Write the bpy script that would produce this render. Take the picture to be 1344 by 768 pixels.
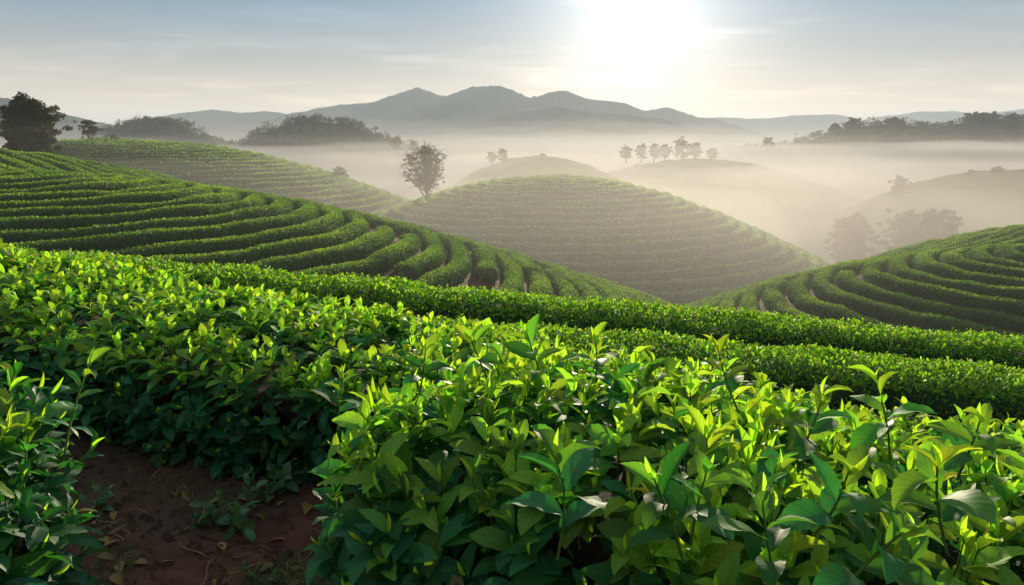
import bpy, math, random
import numpy as np
from mathutils import Vector

for o in list(bpy.data.objects):
    bpy.data.objects.remove(o)
S = bpy.context.scene
COL = S.collection

# ------------------------------------------------------------------ camera, sky, sun, exposure
cam_data = bpy.data.cameras.new('camera')
cam = bpy.data.objects.new('camera', cam_data)
COL.objects.link(cam)
S.camera = cam
cam_data.sensor_width = 36.0
cam_data.lens = 26.0
cam_data.clip_start = 0.05
cam_data.clip_end = 30000.0
cam.location = (0, 0, 0)                                  # eye level is z = 0
cam.rotation_euler = (math.radians(90 - 11.0), 0, 0)
cam_data.dof.use_dof = False

SUN_EL, SUN_AZ = math.radians(9.8), math.radians(9.3)      # azimuth measured from +Y towards +X
SUN_DIR = Vector((math.sin(SUN_AZ) * math.cos(SUN_EL), math.cos(SUN_AZ) * math.cos(SUN_EL), math.sin(SUN_EL)))

world = bpy.data.worlds.new('World')
S.world = world
world.use_nodes = True


def N(nt, typ, loc=(0, 0), **kw):
    n = nt.nodes.new(typ)
    n.location = loc
    for k, v in kw.items():
        setattr(n, k, v)
    return n


def L(nt, a, b):
    nt.links.new(a, b)


def math_node(nt, op, a, b=None, c=None, clamp=False):
    n = N(nt, 'ShaderNodeMath', operation=op)
    n.use_clamp = clamp
    for i, v in enumerate((a, b, c)):
        if v is None:
            continue
        if isinstance(v, (int, float)):
            n.inputs[i].default_value = v
        else:
            L(nt, v, n.inputs[i])
    return n.outputs[0]


def mix_col(nt, fac, a, b, blend='MIX'):
    n = N(nt, 'ShaderNodeMix', data_type='RGBA', blend_type=blend)
    for key, v in ((0, fac), (6, a), (7, b)):
        if isinstance(v, (int, float)):
            n.inputs[key].default_value = v
        elif isinstance(v, tuple):
            n.inputs[key].default_value = (*v, 1) if len(v) == 3 else v
        else:
            L(nt, v, n.inputs[key])
    return n.outputs[2]


def build_world():
    nt = world.node_tree
    nt.nodes.clear()
    out = N(nt, 'ShaderNodeOutputWorld')
    bg = N(nt, 'ShaderNodeBackground')
    bg.inputs['Strength'].default_value = 0.085
    sky = N(nt, 'ShaderNodeTexSky', sky_type='NISHITA')
    sky.sun_disc = False
    sky.sun_elevation = SUN_EL
    sky.sun_rotation = SUN_AZ
    sky.altitude = 600
    sky.air_density = 1.0
    sky.dust_density = 1.5
    sky.ozone_density = 1.5
    hsv = N(nt, 'ShaderNodeHueSaturation')
    hsv.inputs['Saturation'].default_value = SKY_SAT
    hsv.inputs['Value'].default_value = SKY_VAL
    L(nt, sky.outputs[0], hsv.inputs['Color'])
    tc = N(nt, 'ShaderNodeTexCoord')
    nrm = N(nt, 'ShaderNodeVectorMath', operation='NORMALIZE')
    L(nt, tc.outputs['Generated'], nrm.inputs[0])
    sep = N(nt, 'ShaderNodeSeparateXYZ')
    L(nt, nrm.outputs[0], sep.inputs[0])
    # thin high cloud sheet, seen in perspective: direction divided by its height
    zc = math_node(nt, 'ADD', math_node(nt, 'MAXIMUM', sep.outputs['Z'], 0.0), 0.06)
    px = math_node(nt, 'DIVIDE', sep.outputs['X'], zc)
    py = math_node(nt, 'DIVIDE', sep.outputs['Y'], zc)
    comb = N(nt, 'ShaderNodeCombineXYZ')
    L(nt, math_node(nt, 'MULTIPLY', px, 0.9), comb.inputs[0])
    L(nt, math_node(nt, 'MULTIPLY', py, 1.6), comb.inputs[1])
    noi = N(nt, 'ShaderNodeTexNoise')
    noi.inputs['Scale'].default_value = 0.75
    noi.inputs['Detail'].default_value = 7
    noi.inputs['Roughness'].default_value = 0.55
    noi.inputs['Distortion'].default_value = 0.6
    L(nt, comb.outputs[0], noi.inputs['Vector'])
    ramp = N(nt, 'ShaderNodeMapRange', interpolation_type='SMOOTHSTEP')
    ramp.inputs[1].default_value = 0.47
    ramp.inputs[2].default_value = 0.72
    L(nt, noi.outputs[0], ramp.inputs[0])
    # aureole of the low sun, painted into the sky colour as two lobes
    dot = N(nt, 'ShaderNodeVectorMath', operation='DOT_PRODUCT')
    L(nt, nrm.outputs[0], dot.inputs[0])
    dot.inputs[1].default_value = SUN_DIR
    ang = math_node(nt, 'ARCCOSINE', math_node(nt, 'MINIMUM', dot.outputs['Value'], 1.0))
    def lobe(sig, amp):
        q = math_node(nt, 'DIVIDE', ang, math.radians(sig))
        return math_node(nt, 'MULTIPLY', math_node(nt, 'EXPONENT', math_node(nt, 'MULTIPLY', math_node(nt, 'POWER', q, 1.25), -1.0)), amp)
    tight = lobe(GLOW[0][0], GLOW[0][1])
    wide = lobe(GLOW[1][0], GLOW[1][1])
    g1 = mix_col(nt, 1.0, (1.0, 0.95, 0.86), tight, 'MULTIPLY')
    g2 = mix_col(nt, 1.0, (1.0, 0.86, 0.66), wide, 'MULTIPLY')
    # painted sky gradient: warm low down, blue grey above, brightened overhead as fill light
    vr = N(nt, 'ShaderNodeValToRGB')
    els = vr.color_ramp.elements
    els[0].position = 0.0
    els[0].color = (*SKY_PAINT[0][1], 1)
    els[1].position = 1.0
    els[1].color = (*SKY_PAINT[-1][1], 1)
    for p, c in SKY_PAINT[1:-1]:
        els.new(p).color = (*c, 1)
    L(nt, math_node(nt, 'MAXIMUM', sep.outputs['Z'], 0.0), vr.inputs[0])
    low = mix_col(nt, SKY_PAINT_MIX, hsv.outputs[0], vr.outputs[0])
    low = mix_col(nt, 1.0, low, g1, 'ADD')
    low = mix_col(nt, 1.0, low, g2, 'ADD')
    cl_amt = math_node(nt, 'MULTIPLY', ramp.outputs[0], 0.7)
    cl_col = mix_col(nt, 1.0, low, (1.5, 1.42, 1.36), 'MULTIPLY')
    fin = mix_col(nt, cl_amt, low, cl_col)
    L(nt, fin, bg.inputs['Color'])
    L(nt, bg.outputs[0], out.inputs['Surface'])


SKY_SAT, SKY_VAL = 0.6, 0.35
GLOW = ((5.0, 7.0), (18.0, 1.9))
SKY_PAINT_MIX = 0.93
SKY_PAINT = ((0.0, (5.5, 4.0, 2.8)), (0.05, (5.2, 3.95, 2.85)), (0.11, (2.3, 2.5, 2.5)), (0.185, (0.45, 1.5, 2.65)), (0.35, (1.3, 1.9, 2.6)), (0.6, (3.4, 3.8, 4.2)), (1.0, (3.9, 4.3, 4.8)))
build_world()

sun_data = bpy.data.lights.new('sun', 'SUN')
sun_data.energy = 5.0
sun_data.angle = math.radians(0.6)
sun_data.color = (1.0, 0.85, 0.62)
sun = bpy.data.objects.new('sun', sun_data)
COL.objects.link(sun)
sun.rotation_euler = (-SUN_DIR).to_track_quat('-Z', 'Y').to_euler()
sun.location = SUN_DIR * 200

S.view_settings.view_transform = 'Standard'
S.view_settings.look = 'None'
S.view_settings.gamma = 1.0
S.view_settings.exposure = 0.85
S.view_settings.use_curve_mapping = False
S.render.engine = 'CYCLES'
S.cycles.use_denoising = True
S.cycles.volume_bounces = 2
S.cycles.max_bounces = 8
S.cycles.diffuse_bounces = 3
S.cycles.glossy_bounces = 2
S.cycles.transmission_bounces = 4
S.cycles.transparent_max_bounces = 8

HAZE_DENSITY = 0.00022
HAZE_G = 0.1
# fog sheets: (name extra, y start, top z near, top z far, wave, density)
FOG = [
    dict(y0=9, y1=200, z0=2.0, z1=2.0, wave=.8, dens=0.0008, g=0.68),
    # light mist between the near hills
    dict(y0=30, y1=200, z0=-1.2, z1=-1.2, wave=1.4, dens=0.0013, g=0.57),
    dict(y0=38, y1=210, z0=-4.5, z1=-4.5, wave=1.8, dens=0.0016, g=0.52),
    dict(y0=46, y1=210, z0=-8.0, z1=-8.0, wave=2.0, dens=0.0018, g=0.45),
    # valley fog, thicker with depth
    dict(y0=185, z0=-7.0, z1=2.0, wave=4.5, dens=0.0034),
    dict(y0=192, z0=1.0, z1=5.0, wave=4.0, dens=0.0034),
    dict(y0=190, z0=-15.0, z1=-3.0, wave=4.5, dens=0.0055),
    dict(y0=300, z0=-3.0, z1=6.0, wave=6.5, dens=0.0016),
    dict(y0=340, z0=2.0, z1=13.0, wave=8.0, dens=0.0010),
    dict(y0=390, z0=7.0, z1=24.0, wave=10.0, dens=0.0006),
    dict(y0=480, z0=12.0, z1=42.0, wave=14.0, dens=0.0004),
]
FOG_G = 0.05

# ------------------------------------------------------------------ helpers
rng = np.random.default_rng(11)
random.seed(5)
ORD = ('first second third fourth fifth sixth seventh eighth ninth tenth eleventh twelfth thirteenth fourteenth '
       'fifteenth sixteenth seventeenth eighteenth nineteenth twentieth').split()
TENS = {2: 'twenty', 3: 'thirty', 4: 'forty'}


def ordinal(n):
    if n <= 20:
        return ORD[n - 1]
    if n % 10 == 0:
        return {30: 'thirtieth', 40: 'fortieth'}[n]
    return TENS[n // 10] + '-' + ORD[n % 10 - 1]


def tag(o, label=None, cat=None, group=None, kind=None):
    if label: o['label'] = label
    if cat: o['category'] = cat
    if group: o['group'] = group
    if kind: o['kind'] = kind
    return o


def empty(name, loc=(0, 0, 0), parent=None):
    o = bpy.data.objects.new(name, None)
    o.empty_display_size = 0.2
    COL.objects.link(o)
    o.location = loc
    if parent: o.parent = parent
    return o


def mesh_obj(name, V, F4=None, F3=None, mats=(), parent=None, smooth=True, attr=None, uv=None, midx=None, loc=None):
    """V (n,3) world coordinates; F4 (m,4) quads; F3 (k,3) triangles; attr (n,3) colour attribute; uv (n,2) per vertex."""
    V = np.asarray(V, np.float32)
    if loc is not None:
        V = V - np.asarray(loc, np.float32)
    me = bpy.data.meshes.new(name)
    me.vertices.add(len(V))
    me.vertices.foreach_set('co', V.ravel())
    n4 = 0 if F4 is None else len(F4)
    n3 = 0 if F3 is None else len(F3)
    idx = []
    if n4: idx.append(np.asarray(F4, np.int32).ravel())
    if n3: idx.append(np.asarray(F3, np.int32).ravel())
    idx = np.concatenate(idx)
    me.loops.add(len(idx))
    me.loops.foreach_set('vertex_index', idx)
    me.polygons.add(n4 + n3)
    starts = np.concatenate([np.arange(n4) * 4, n4 * 4 + np.arange(n3) * 3]).astype(np.int32)
    me.polygons.foreach_set('loop_start', starts)
    if midx is not None:
        me.polygons.foreach_set('material_index', np.asarray(midx, np.int32))
    me.polygons.foreach_set('use_smooth', np.full(n4 + n3, smooth))
    if attr is not None:
        a = me.color_attributes.new('tint', 'FLOAT_COLOR', 'POINT')
        c = np.ones((len(V), 4), np.float32)
        c[:, :3] = attr
        a.data.foreach_set('color', c.ravel())
    if uv is not None:
        l = me.uv_layers.new(name='uv')
        l.data.foreach_set('uv', np.asarray(uv, np.float32)[idx].ravel())
    for m in mats: me.materials.append(m)
    me.update(calc_edges=True)
    me.validate()
    o = bpy.data.objects.new(name, me)
    COL.objects.link(o)
    if loc is not None: o.location = loc
    if parent:
        o.parent = parent
    return o


class Geo:
    """collects vertices, quads, triangles, tints and uvs of one mesh"""
    def __init__(self):
        self.V, self.Q, self.T, self.C, self.U, self.MQ, self.n = [], [], [], [], [], [], 0

    def add(self, V, Q, C=None, U=None, m=0):
        V = np.asarray(V, np.float32).reshape(-1, 3)
        Q = np.asarray(Q, np.int64).reshape(-1, 4)
        self.V.append(V)
        self.Q.append(Q + self.n)
        self.MQ.append(np.full(len(Q), m))
        self.C.append(np.zeros((len(V), 3)) if C is None else np.broadcast_to(C, (len(V), 3)))
        self.U.append(np.zeros((len(V), 2)) if U is None else U)
        self.n += len(V)

    def build(self, name, mats, parent=None, smooth=True, loc=None):
        return mesh_obj(name, np.concatenate(self.V), np.concatenate(self.Q), None, mats, parent, smooth,
                        np.concatenate(self.C), np.concatenate(self.U), np.concatenate(self.MQ), loc)


def make_noise(seed, n=14):
    r = np.random.default_rng(seed)
    K = r.normal(size=(n, 3))
    K /= np.linalg.norm(K, axis=1)[:, None]
    K *= r.uniform(0.6, 1.7, n)[:, None]
    ph = r.uniform(0, 6.28, n)
    am = r.uniform(.5, 1, n)
    am /= np.sqrt((am ** 2).sum() / 2)
    def f(P, freq=1.0):
        P = np.asarray(P, float) * freq * 6.28
        return (np.sin(P @ K.T + ph) * am).sum(-1) * 0.6
    return f


NZ = make_noise(1)
NZ2 = make_noise(2)
NZ3 = make_noise(3)


def fbm(P, freq, octs=3, f=NZ):
    s, a, t = 0, 1., 0
    for i in range(octs):
        s = s + a * f(P, freq)
        t += a
        a *= .5
        freq *= 2.1
    return s / t


def norm(v):
    return v / np.maximum(np.linalg.norm(v, axis=-1, keepdims=True), 1e-9)


def sstep(a, b, x):
    t = np.clip((x - a) / (b - a), 0, 1)
    return t * t * (3 - 2 * t)


def tube(geo, pts, rad, sides=6, C=None, m=0):
    pts = np.asarray(pts, float)
    n = len(pts)
    rad = np.broadcast_to(rad, (n,))
    T = norm(np.gradient(pts, axis=0))
    ref = np.array([0, 0, 1.]) if abs(T[:, 2]).mean() < .8 else np.array([1., 0, 0])
    A = norm(np.cross(T, ref))
    B = np.cross(T, A)
    th = np.linspace(0, 2 * np.pi, sides, endpoint=False)
    V = pts[:, None] + rad[:, None, None] * (np.cos(th)[None, :, None] * A[:, None] + np.sin(th)[None, :, None] * B[:, None])
    i = np.arange(n - 1)[:, None] * sides
    j = np.arange(sides)[None]
    k = (j + 1) % sides
    Q = np.stack([i + j, i + k, i + sides + k, i + sides + j], -1).reshape(-1, 4)
    geo.add(V.reshape(-1, 3), Q, C, None, m)


# ------------------------------------------------------------------ materials
def new_mat(name):
    m = bpy.data.materials.new(name)
    m.use_nodes = True
    m.node_tree.nodes.clear()
    return m, m.node_tree


def leaf_material(name, old, mid, young, trans=0.35, rough=0.36, veins=True, dew=True, tr_gain=1.5):
    m, nt = new_mat(name)
    out = N(nt, 'ShaderNodeOutputMaterial')
    at = N(nt, 'ShaderNodeAttribute', attribute_name='tint')
    sep = N(nt, 'ShaderNodeSeparateColor')
    L(nt, at.outputs['Color'], sep.inputs[0])
    cr = N(nt, 'ShaderNodeValToRGB')
    cr.color_ramp.elements[0].color = (*old, 1)
    cr.color_ramp.elements[1].color = (*young, 1)
    e = cr.color_ramp.elements.new(0.5)
    e.color = (*mid, 1)
    L(nt, sep.outputs[0], cr.inputs[0])
    hs = N(nt, 'ShaderNodeHueSaturation')
    L(nt, math_node(nt, 'ADD', math_node(nt, 'MULTIPLY', sep.outputs[1], 0.05), 0.475), hs.inputs['Hue'])
    L(nt, math_node(nt, 'ADD', math_node(nt, 'MULTIPLY', sep.outputs[1], 0.6), 0.7), hs.inputs['Value'])
    L(nt, cr.outputs[0], hs.inputs['Color'])
    col = hs.outputs[0]
    geo = N(nt, 'ShaderNodeNewGeometry')
    bump = None
    if veins:
        uvn = N(nt, 'ShaderNodeUVMap')
        su = N(nt, 'ShaderNodeSeparateXYZ')
        L(nt, uvn.outputs[0], su.inputs[0])
        av = math_node(nt, 'ABSOLUTE', math_node(nt, 'SUBTRACT', su.outputs[1], 0.5))
        rib = math_node(nt, 'SUBTRACT', 1.0, math_node(nt, 'DIVIDE', av, 0.035), clamp=True)
        w = math_node(nt, 'SINE', math_node(nt, 'MULTIPLY', math_node(nt, 'SUBTRACT', su.outputs[0], math_node(nt, 'MULTIPLY', av, 0.45)), 50.0))
        side = math_node(nt, 'POWER', math_node(nt, 'MULTIPLY', math_node(nt, 'ADD', w, 1.0), 0.5), 9.0)
        vein = math_node(nt, 'MAXIMUM', rib, math_node(nt, 'MULTIPLY', side, 0.45))
        pale = mix_col(nt, 1.0, col, (2.2, 1.8, 1.8), 'MULTIPLY')
        col = mix_col(nt, math_node(nt, 'MULTIPLY', vein, 0.6), col, pale)
        bm = N(nt, 'ShaderNodeBump')
        bm.inputs['Strength'].default_value = 0.10
        bm.inputs['Distance'].default_value = 0.003
        hgt = math_node(nt, 'SUBTRACT', math_node(nt, 'MULTIPLY', w, 0.35), vein)
        L(nt, hgt, bm.inputs['Height'])
        bump = bm.outputs[0]
        # small blemishes and brown margins on a few leaves
        n2 = N(nt, 'ShaderNodeTexNoise')
        n2.inputs['Scale'].default_value = 90
        L(nt, geo.outputs['Position'], n2.inputs['Vector'])
        spot = math_node(nt, 'MULTIPLY', math_node(nt, 'GREATER_THAN', n2.outputs[0], 0.68), 0.6)
        col = mix_col(nt, spot, col, (0.16, 0.11, 0.04))
    col = mix_col(nt, sep.outputs[2], col, (0.26, 0.17, 0.06))
    under = mix_col(nt, 1.0, col, (1.15, 1.12, 1.35), 'MULTIPLY')
    col = mix_col(nt, geo.outputs['Backfacing'], col, under)
    pb = N(nt, 'ShaderNodeBsdfPrincipled')
    L(nt, col, pb.inputs['Base Color'])
    pb.inputs['Roughness'].default_value = rough
    pb.inputs['Specular IOR Level'].default_value = 0.20
    if dew:
        n3 = N(nt, 'ShaderNodeTexNoise')
        n3.inputs['Scale'].default_value = 14
        L(nt, geo.outputs['Position'], n3.inputs['Vector'])
        mr = N(nt, 'ShaderNodeMapRange')
        mr.inputs[1].default_value = .4; mr.inputs[2].default_value = .65
        mr.inputs[3].default_value = rough - .06; mr.inputs[4].default_value = rough + .14
        L(nt, n3.outputs[0], mr.inputs[0])
        L(nt, mr.outputs[0], pb.inputs['Roughness'])
    tr = N(nt, 'ShaderNodeBsdfTranslucent')
    tcol = mix_col(nt, 1.0, col, (1.4 * tr_gain, 1.45 * tr_gain, 0.4 * tr_gain), 'MULTIPLY')
    L(nt, tcol, tr.inputs['Color'])
    mx = N(nt, 'ShaderNodeMixShader')
    L(nt, math_node(nt, 'ADD', math_node(nt, 'MULTIPLY', sep.outputs[0], trans * .7), trans * .5), mx.inputs[0])   # old leaves are thicker
    L(nt, pb.outputs[0], mx.inputs[1]); L(nt, tr.outputs[0], mx.inputs[2])
    if bump is not None:
        L(nt, bump, pb.inputs['Normal'])
    L(nt, mx.outputs[0], out.inputs['Surface'])
    return m


def noise_material(name, stops, scale, detail=6, rough=0.9, bump=0.4, bump_dist=0.05, second=None, spec=0.25):
    m, nt = new_mat(name)
    out = N(nt, 'ShaderNodeOutputMaterial')
    geo = N(nt, 'ShaderNodeNewGeometry')
    no = N(nt, 'ShaderNodeTexNoise')
    no.inputs['Scale'].default_value = scale
    no.inputs['Detail'].default_value = detail
    no.inputs['Roughness'].default_value = 0.62
    L(nt, geo.outputs['Position'], no.inputs['Vector'])
    cr = N(nt, 'ShaderNodeValToRGB')
    cr.color_ramp.elements[0].position = stops[0][0]
    cr.color_ramp.elements[0].color = (*stops[0][1], 1)
    cr.color_ramp.elements[1].position = stops[-1][0]
    cr.color_ramp.elements[1].color = (*stops[-1][1], 1)
    for p, c in stops[1:-1]:
        cr.color_ramp.elements.new(p).color = (*c, 1)
    L(nt, no.outputs[0], cr.inputs[0])
    col = cr.outputs[0]
    if second:
        n2 = N(nt, 'ShaderNodeTexNoise')
        n2.inputs['Scale'].default_value = second[0]
        n2.inputs['Detail'].default_value = 4
        L(nt, geo.outputs['Position'], n2.inputs['Vector'])
        mr = N(nt, 'ShaderNodeMapRange', interpolation_type='SMOOTHSTEP')
        mr.inputs[1].default_value, mr.inputs[2].default_value = second[2]
        L(nt, n2.outputs[0], mr.inputs[0])
        col = mix_col(nt, mr.outputs[0], col, second[1])
    pb = N(nt, 'ShaderNodeBsdfPrincipled')
    L(nt, col, pb.inputs['Base Color'])
    pb.inputs['Roughness'].default_value = rough
    pb.inputs['Specular IOR Level'].default_value = spec
    if bump:
        b = N(nt, 'ShaderNodeBump')
        b.inputs['Strength'].default_value = bump
        b.inputs['Distance'].default_value = bump_dist
        L(nt, no.outputs[0], b.inputs['Height'])
        L(nt, b.outputs[0], pb.inputs['Normal'])
    L(nt, pb.outputs[0], out.inputs['Surface'])
    return m


M_LEAF = leaf_material('tea_leaf', (0.012, 0.078, 0.032), (0.025, 0.138, 0.030), (0.23, 0.37, 0.036), trans=0.46, rough=.60)  # young tone lightened and yellowed to carry the backlit glow of the tops
M_LEAFMID = leaf_material('tea_leaf_small', (0.018, 0.075, 0.020), (0.045, 0.145, 0.020), (0.21, 0.34, 0.032), trans=0.46, veins=False, dew=False, rough=.48)
M_ROW = leaf_material('tea_row_leaf', (0.026, 0.072, 0.020), (0.050, 0.120, 0.024), (0.14, 0.22, 0.036), trans=0.42, veins=False, dew=False, rough=.62)
M_BODY = noise_material('tea_row_body', [(.3, (0.010, 0.024, 0.007)), (.7, (0.028, 0.062, 0.012))], 3.0, bump=.8, bump_dist=.12)
M_TWIG = noise_material('tea_twigs', [(.3, (0.018, 0.014, 0.009)), (.7, (0.06, 0.042, 0.026))], 40, bump=.5, bump_dist=.01)
M_STEM = noise_material('green_stem', [(.3, (0.05, 0.11, 0.02)), (.7, (0.10, 0.17, 0.03))], 30, bump=.1, rough=.5)
M_SOIL = noise_material('red_soil', [(.25, (0.030, 0.014, 0.009)), (.5, (0.070, 0.030, 0.018)), (.8, (0.12, 0.056, 0.036))], 9, detail=12, bump=.9, bump_dist=.04,
                        second=(1.3, (0.050, 0.035, 0.020), (.5, .68)))
M_HILLSOIL = noise_material('hill_soil', [(.3, (0.030, 0.028, 0.012)), (.6, (0.055, 0.030, 0.015)), (.8, (0.085, 0.034, 0.017))], 0.9, detail=8, bump=.6, bump_dist=.15, spec=.05)  # base colour lowered to keep sunlit gaps between rows from going pale
M_HILLGRASS = noise_material('hill_grass', [(.3, (0.028, 0.050, 0.014)), (.7, (0.060, 0.085, 0.022))], 0.12, detail=10, bump=.7, bump_dist=.8, spec=0)
M_FOREST_FLOOR = noise_material('forest_floor', [(.3, (0.016, 0.026, 0.010)), (.7, (0.035, 0.050, 0.018))], 0.05, detail=10, bump=.7, bump_dist=3, spec=0)
M_MOUNTAIN = noise_material('mountain_forest', [(.35, (0.018, 0.030, 0.014)), (.7, (0.045, 0.060, 0.026))], 0.012, detail=14, bump=1., bump_dist=12, spec=0)
M_CROWN = leaf_material('tree_leaf', (0.022, 0.036, 0.012), (0.040, 0.058, 0.016), (0.075, 0.080, 0.022), trans=0.22, veins=False, dew=False, rough=.6, tr_gain=1.0)
M_BARK = noise_material('bark', [(.3, (0.035, 0.028, 0.020)), (.7, (0.10, 0.080, 0.058))], 6, bump=.8, bump_dist=.05)
M_STRAW = noise_material('dry_straw', [(.3, (0.16, 0.11, 0.06)), (.7, (0.30, 0.22, 0.12))], 30, bump=.1, rough=.8)
M_WEED = leaf_material('weed_leaf', (0.025, 0.07, 0.025), (0.05, 0.13, 0.05), (0.08, 0.18, 0.06), trans=.25, veins=False, dew=False, rough=.5)

# ------------------------------------------------------------------ terrain functions
TH = math.radians(11.0)


def project(P):
    P = np.asarray(P, float)
    d = P[..., 1] * math.cos(TH) - P[..., 2] * math.sin(TH)
    u = P[..., 1] * math.sin(TH) + P[..., 2] * math.cos(TH)
    d = np.where(np.abs(d) < 1e-6, 1e-6, d)
    return 672 + 971 * P[..., 0] / d, 384 - 971 * u / d, d


class Dome:
    """a rounded hill: round or oval in plan, tea rows follow its contours"""
    def __init__(s, cx, cy, z0, Ls, b, rot, sl, k):
        s.p = (cx, cy, z0, Ls, b, rot, sl, k)

    def dist(s, x, y):
        cx, cy, z0, Ls, b, rot, sl, k = s.p
        c, q = math.cos(rot), math.sin(rot)
        xr = (x - cx) * c + (y - cy) * q
        yr = -(x - cx) * q + (y - cy) * c
        xc = np.clip(xr, -Ls, Ls)
        return np.hypot(xr - xc, yr), xc

    def z(s, x, y):
        cx, cy, z0, Ls, b, rot, sl, k = s.p
        d, xc = s.dist(x, y)
        return z0 - k * (xc + Ls) - sl * (np.sqrt(1 + (d / b) ** 2) - 1)

    def ring(s, r, step):
        """closed curve at distance r from the crest"""
        cx, cy, z0, Ls, b, rot, sl, k = s.p
        n = max(8, int((2 * math.pi * r + 4 * Ls) / step))
        t = np.linspace(0, 2 * math.pi, n, endpoint=False)
        xr = np.cos(t) * r + np.clip(np.cos(t) * 6, -1, 1) * Ls
        yr = np.sin(t) * r
        c, q = math.cos(rot), math.sin(rot)
        return cx + xr * c - yr * q, cy + xr * q + yr * c


class Oval:
    def __init__(s, cx, cy, z0, a, b, rot, sl): s.p = (cx, cy, z0, a, b, rot, sl)

    def z(s, x, y):
        cx, cy, z0, a, b, rot, sl = s.p
        c, q = math.cos(rot), math.sin(rot)
        X, Y = x - cx, y - cy
        return z0 - sl * (np.sqrt(1 + ((X * c + Y * q) / a) ** 2 + ((-X * q + Y * c) / b) ** 2) - 1)


HILL_E = Dome(-33.627, 42.443, 0.373 - .7, 3.583, 30.021, -0.474, 13.028, 0.195)
HILL_F = Dome(38.86, 44.844, -5.705 - .7, 3.785, 28.522, 0.412, 18.795, -0.178)
HILL_G = Dome(5.544, 114.698, -4.366 - .7, 1.257, 27.242, -0.373, 15.988, -0.1)
HILL_H = Dome(-66.424, 130.307, 1.606 - .75, 1.702, 45.414, -0.03, 25.814, 0.086)
HILL_J = Oval(137.01, 200.52, -5.49, 80.05, 30.93, 1.6, 40.66)
HILL_I = Oval(10.69, 301.48, -3.0, 44.2, 98.95, 0.24, 49.69)
HILL_K = Oval(82, 330, -4.6, 70, 60, 0.0, 42)


def ground_z(x, y):
    near = -1.42 - 0.055 * np.clip(x, -6, 6) + 0.010 * np.clip(y - 2, -4, 3)
    shelf = -2.84 - 0.095 * np.clip(x, -16, 16) + 0.0 * y
    st_ = np.clip(3.9 - 0.45 * x, 2.7, 5.3)
    t = sstep(0, 2.6, y - st_)
    z = near * (1 - t) + shelf * t
    t2 = sstep(11.2, 26, y + 0.15 * np.abs(x) - 0.0)
    t2 = np.maximum(t2, sstep(14, 40, np.abs(x)))
    z = z * (1 - t2) + (-15.0) * t2
    t3 = sstep(45, 190, y)
    z = z * (1 - t3) + (-36.0) * t3
    return z


# ------------------------------------------------------------------ ground, hills, mountains
def grid_axis(lo, hi, n, s):
    t = np.linspace(np.arcsinh(lo / s), np.arcsinh(hi / s), n)
    return np.sinh(t) * s


def grid_faces(nx, ny):
    i = np.arange(ny - 1)[:, None] * nx
    j = np.arange(nx - 1)[None]
    return np.stack([i + j, i + j + 1, i + nx + j + 1, i + nx + j], -1).reshape(-1, 4)


def build_ground():
    xs = grid_axis(-6000, 6000, 420, 1.2)
    ys = grid_axis(-12, 9000, 420, 1.4) + 2.2
    X, Y = np.meshgrid(xs, ys)
    Z = ground_z(X, Y)
    P = np.stack([X, Y, 0 * X], -1)
    nearw = 1 - sstep(6, 14, Y)
    Z = Z + nearw * (0.035 * fbm(P, .7, 3) + 0.014 * fbm(P, 3.1, 3, NZ2))
    # shallow bank under the tea, beaten path lower
    V = np.stack([X, Y, Z], -1).reshape(-1, 3)
    o = mesh_obj('ground', V, grid_faces(len(xs), len(ys)), None, [M_SOIL])
    tag(o, 'red brown soil of the path and the valley floor', None, None, 'structure')


build_ground()


def build_hill(name, zf, cx, cy, rx, ry, floor, mat, n=120, rough=0.12, label=None):
    xs = np.linspace(cx - rx, cx + rx, n)
    ys = np.linspace(cy - ry, cy + ry, n)
    X, Y = np.meshgrid(xs, ys)
    Z = zf(X, Y) + rough * fbm(np.stack([X, Y, 0 * X], -1), 0.12, 3)
    Z = np.maximum(Z, floor - 1.5)
    V = np.stack([X, Y, Z], -1).reshape(-1, 3)
    # closed underneath, so that the hill is solid
    Q = grid_faces(n, n)
    b = np.concatenate([np.arange(n), np.arange(1, n) * n + n - 1, (n - 1) * n + np.arange(n - 2, -1, -1), np.arange(n - 2, 0, -1) * n])
    B = V[b].copy(); B[:, 2] = floor - 6
    k = len(b)
    i = np.arange(k); j = (i + 1) % k
    SQ = np.stack([b[i], len(V) + i, len(V) + j, b[j]], -1)
    o = mesh_obj(name, np.concatenate([V, B]), np.concatenate([Q, SQ]), None, [mat])
    tag(o, label, None, None, 'structure')
    return o


build_hill('hill', HILL_E.z, -30, 46, 62, 52, -15, M_HILLSOIL, 160, .08, 'rounded soil hill under the tea rows on the near left')
build_hill('hill', HILL_F.z, 42, 48, 52, 48, -15, M_HILLSOIL, 150, .08, 'rounded soil hill under the tea rows on the near right')
build_hill('hill', HILL_G.z, 5, 114, 75, 65, -28, M_HILLSOIL, 150, .08, 'dome shaped tea hill in the middle of the valley')
build_hill('hill', HILL_H.z, -66, 130, 95, 80, -30, M_HILLSOIL, 150, .08, 'broad tea hill behind the near left hill')
build_hill('hill', HILL_J.z, 150, 205, 130, 120, -38, M_HILLGRASS, 120, .5, 'misty green slope far right behind the tea rows')
build_hill('hill', HILL_I.z, 10, 300, 110, 140, -40, M_HILLGRASS, 120, .6, 'faint rounded hill in the fog behind the dome')
build_hill('hill', HILL_K.z, 95, 330, 160, 140, -40, M_HILLGRASS, 120, 1.0, 'foggy hill carrying the tree line right of centre')


def px_dir(px, py):
    """direction of a photograph pixel, as x/y and z/y slopes of the line of sight (design aid for real positions)"""
    a, b = (px - 672) / 971, (384 - py) / 971
    dy = math.cos(TH) + b * math.sin(TH)
    dz = -math.sin(TH) + b * math.cos(TH)
    return a / dy, dz / dy


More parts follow.
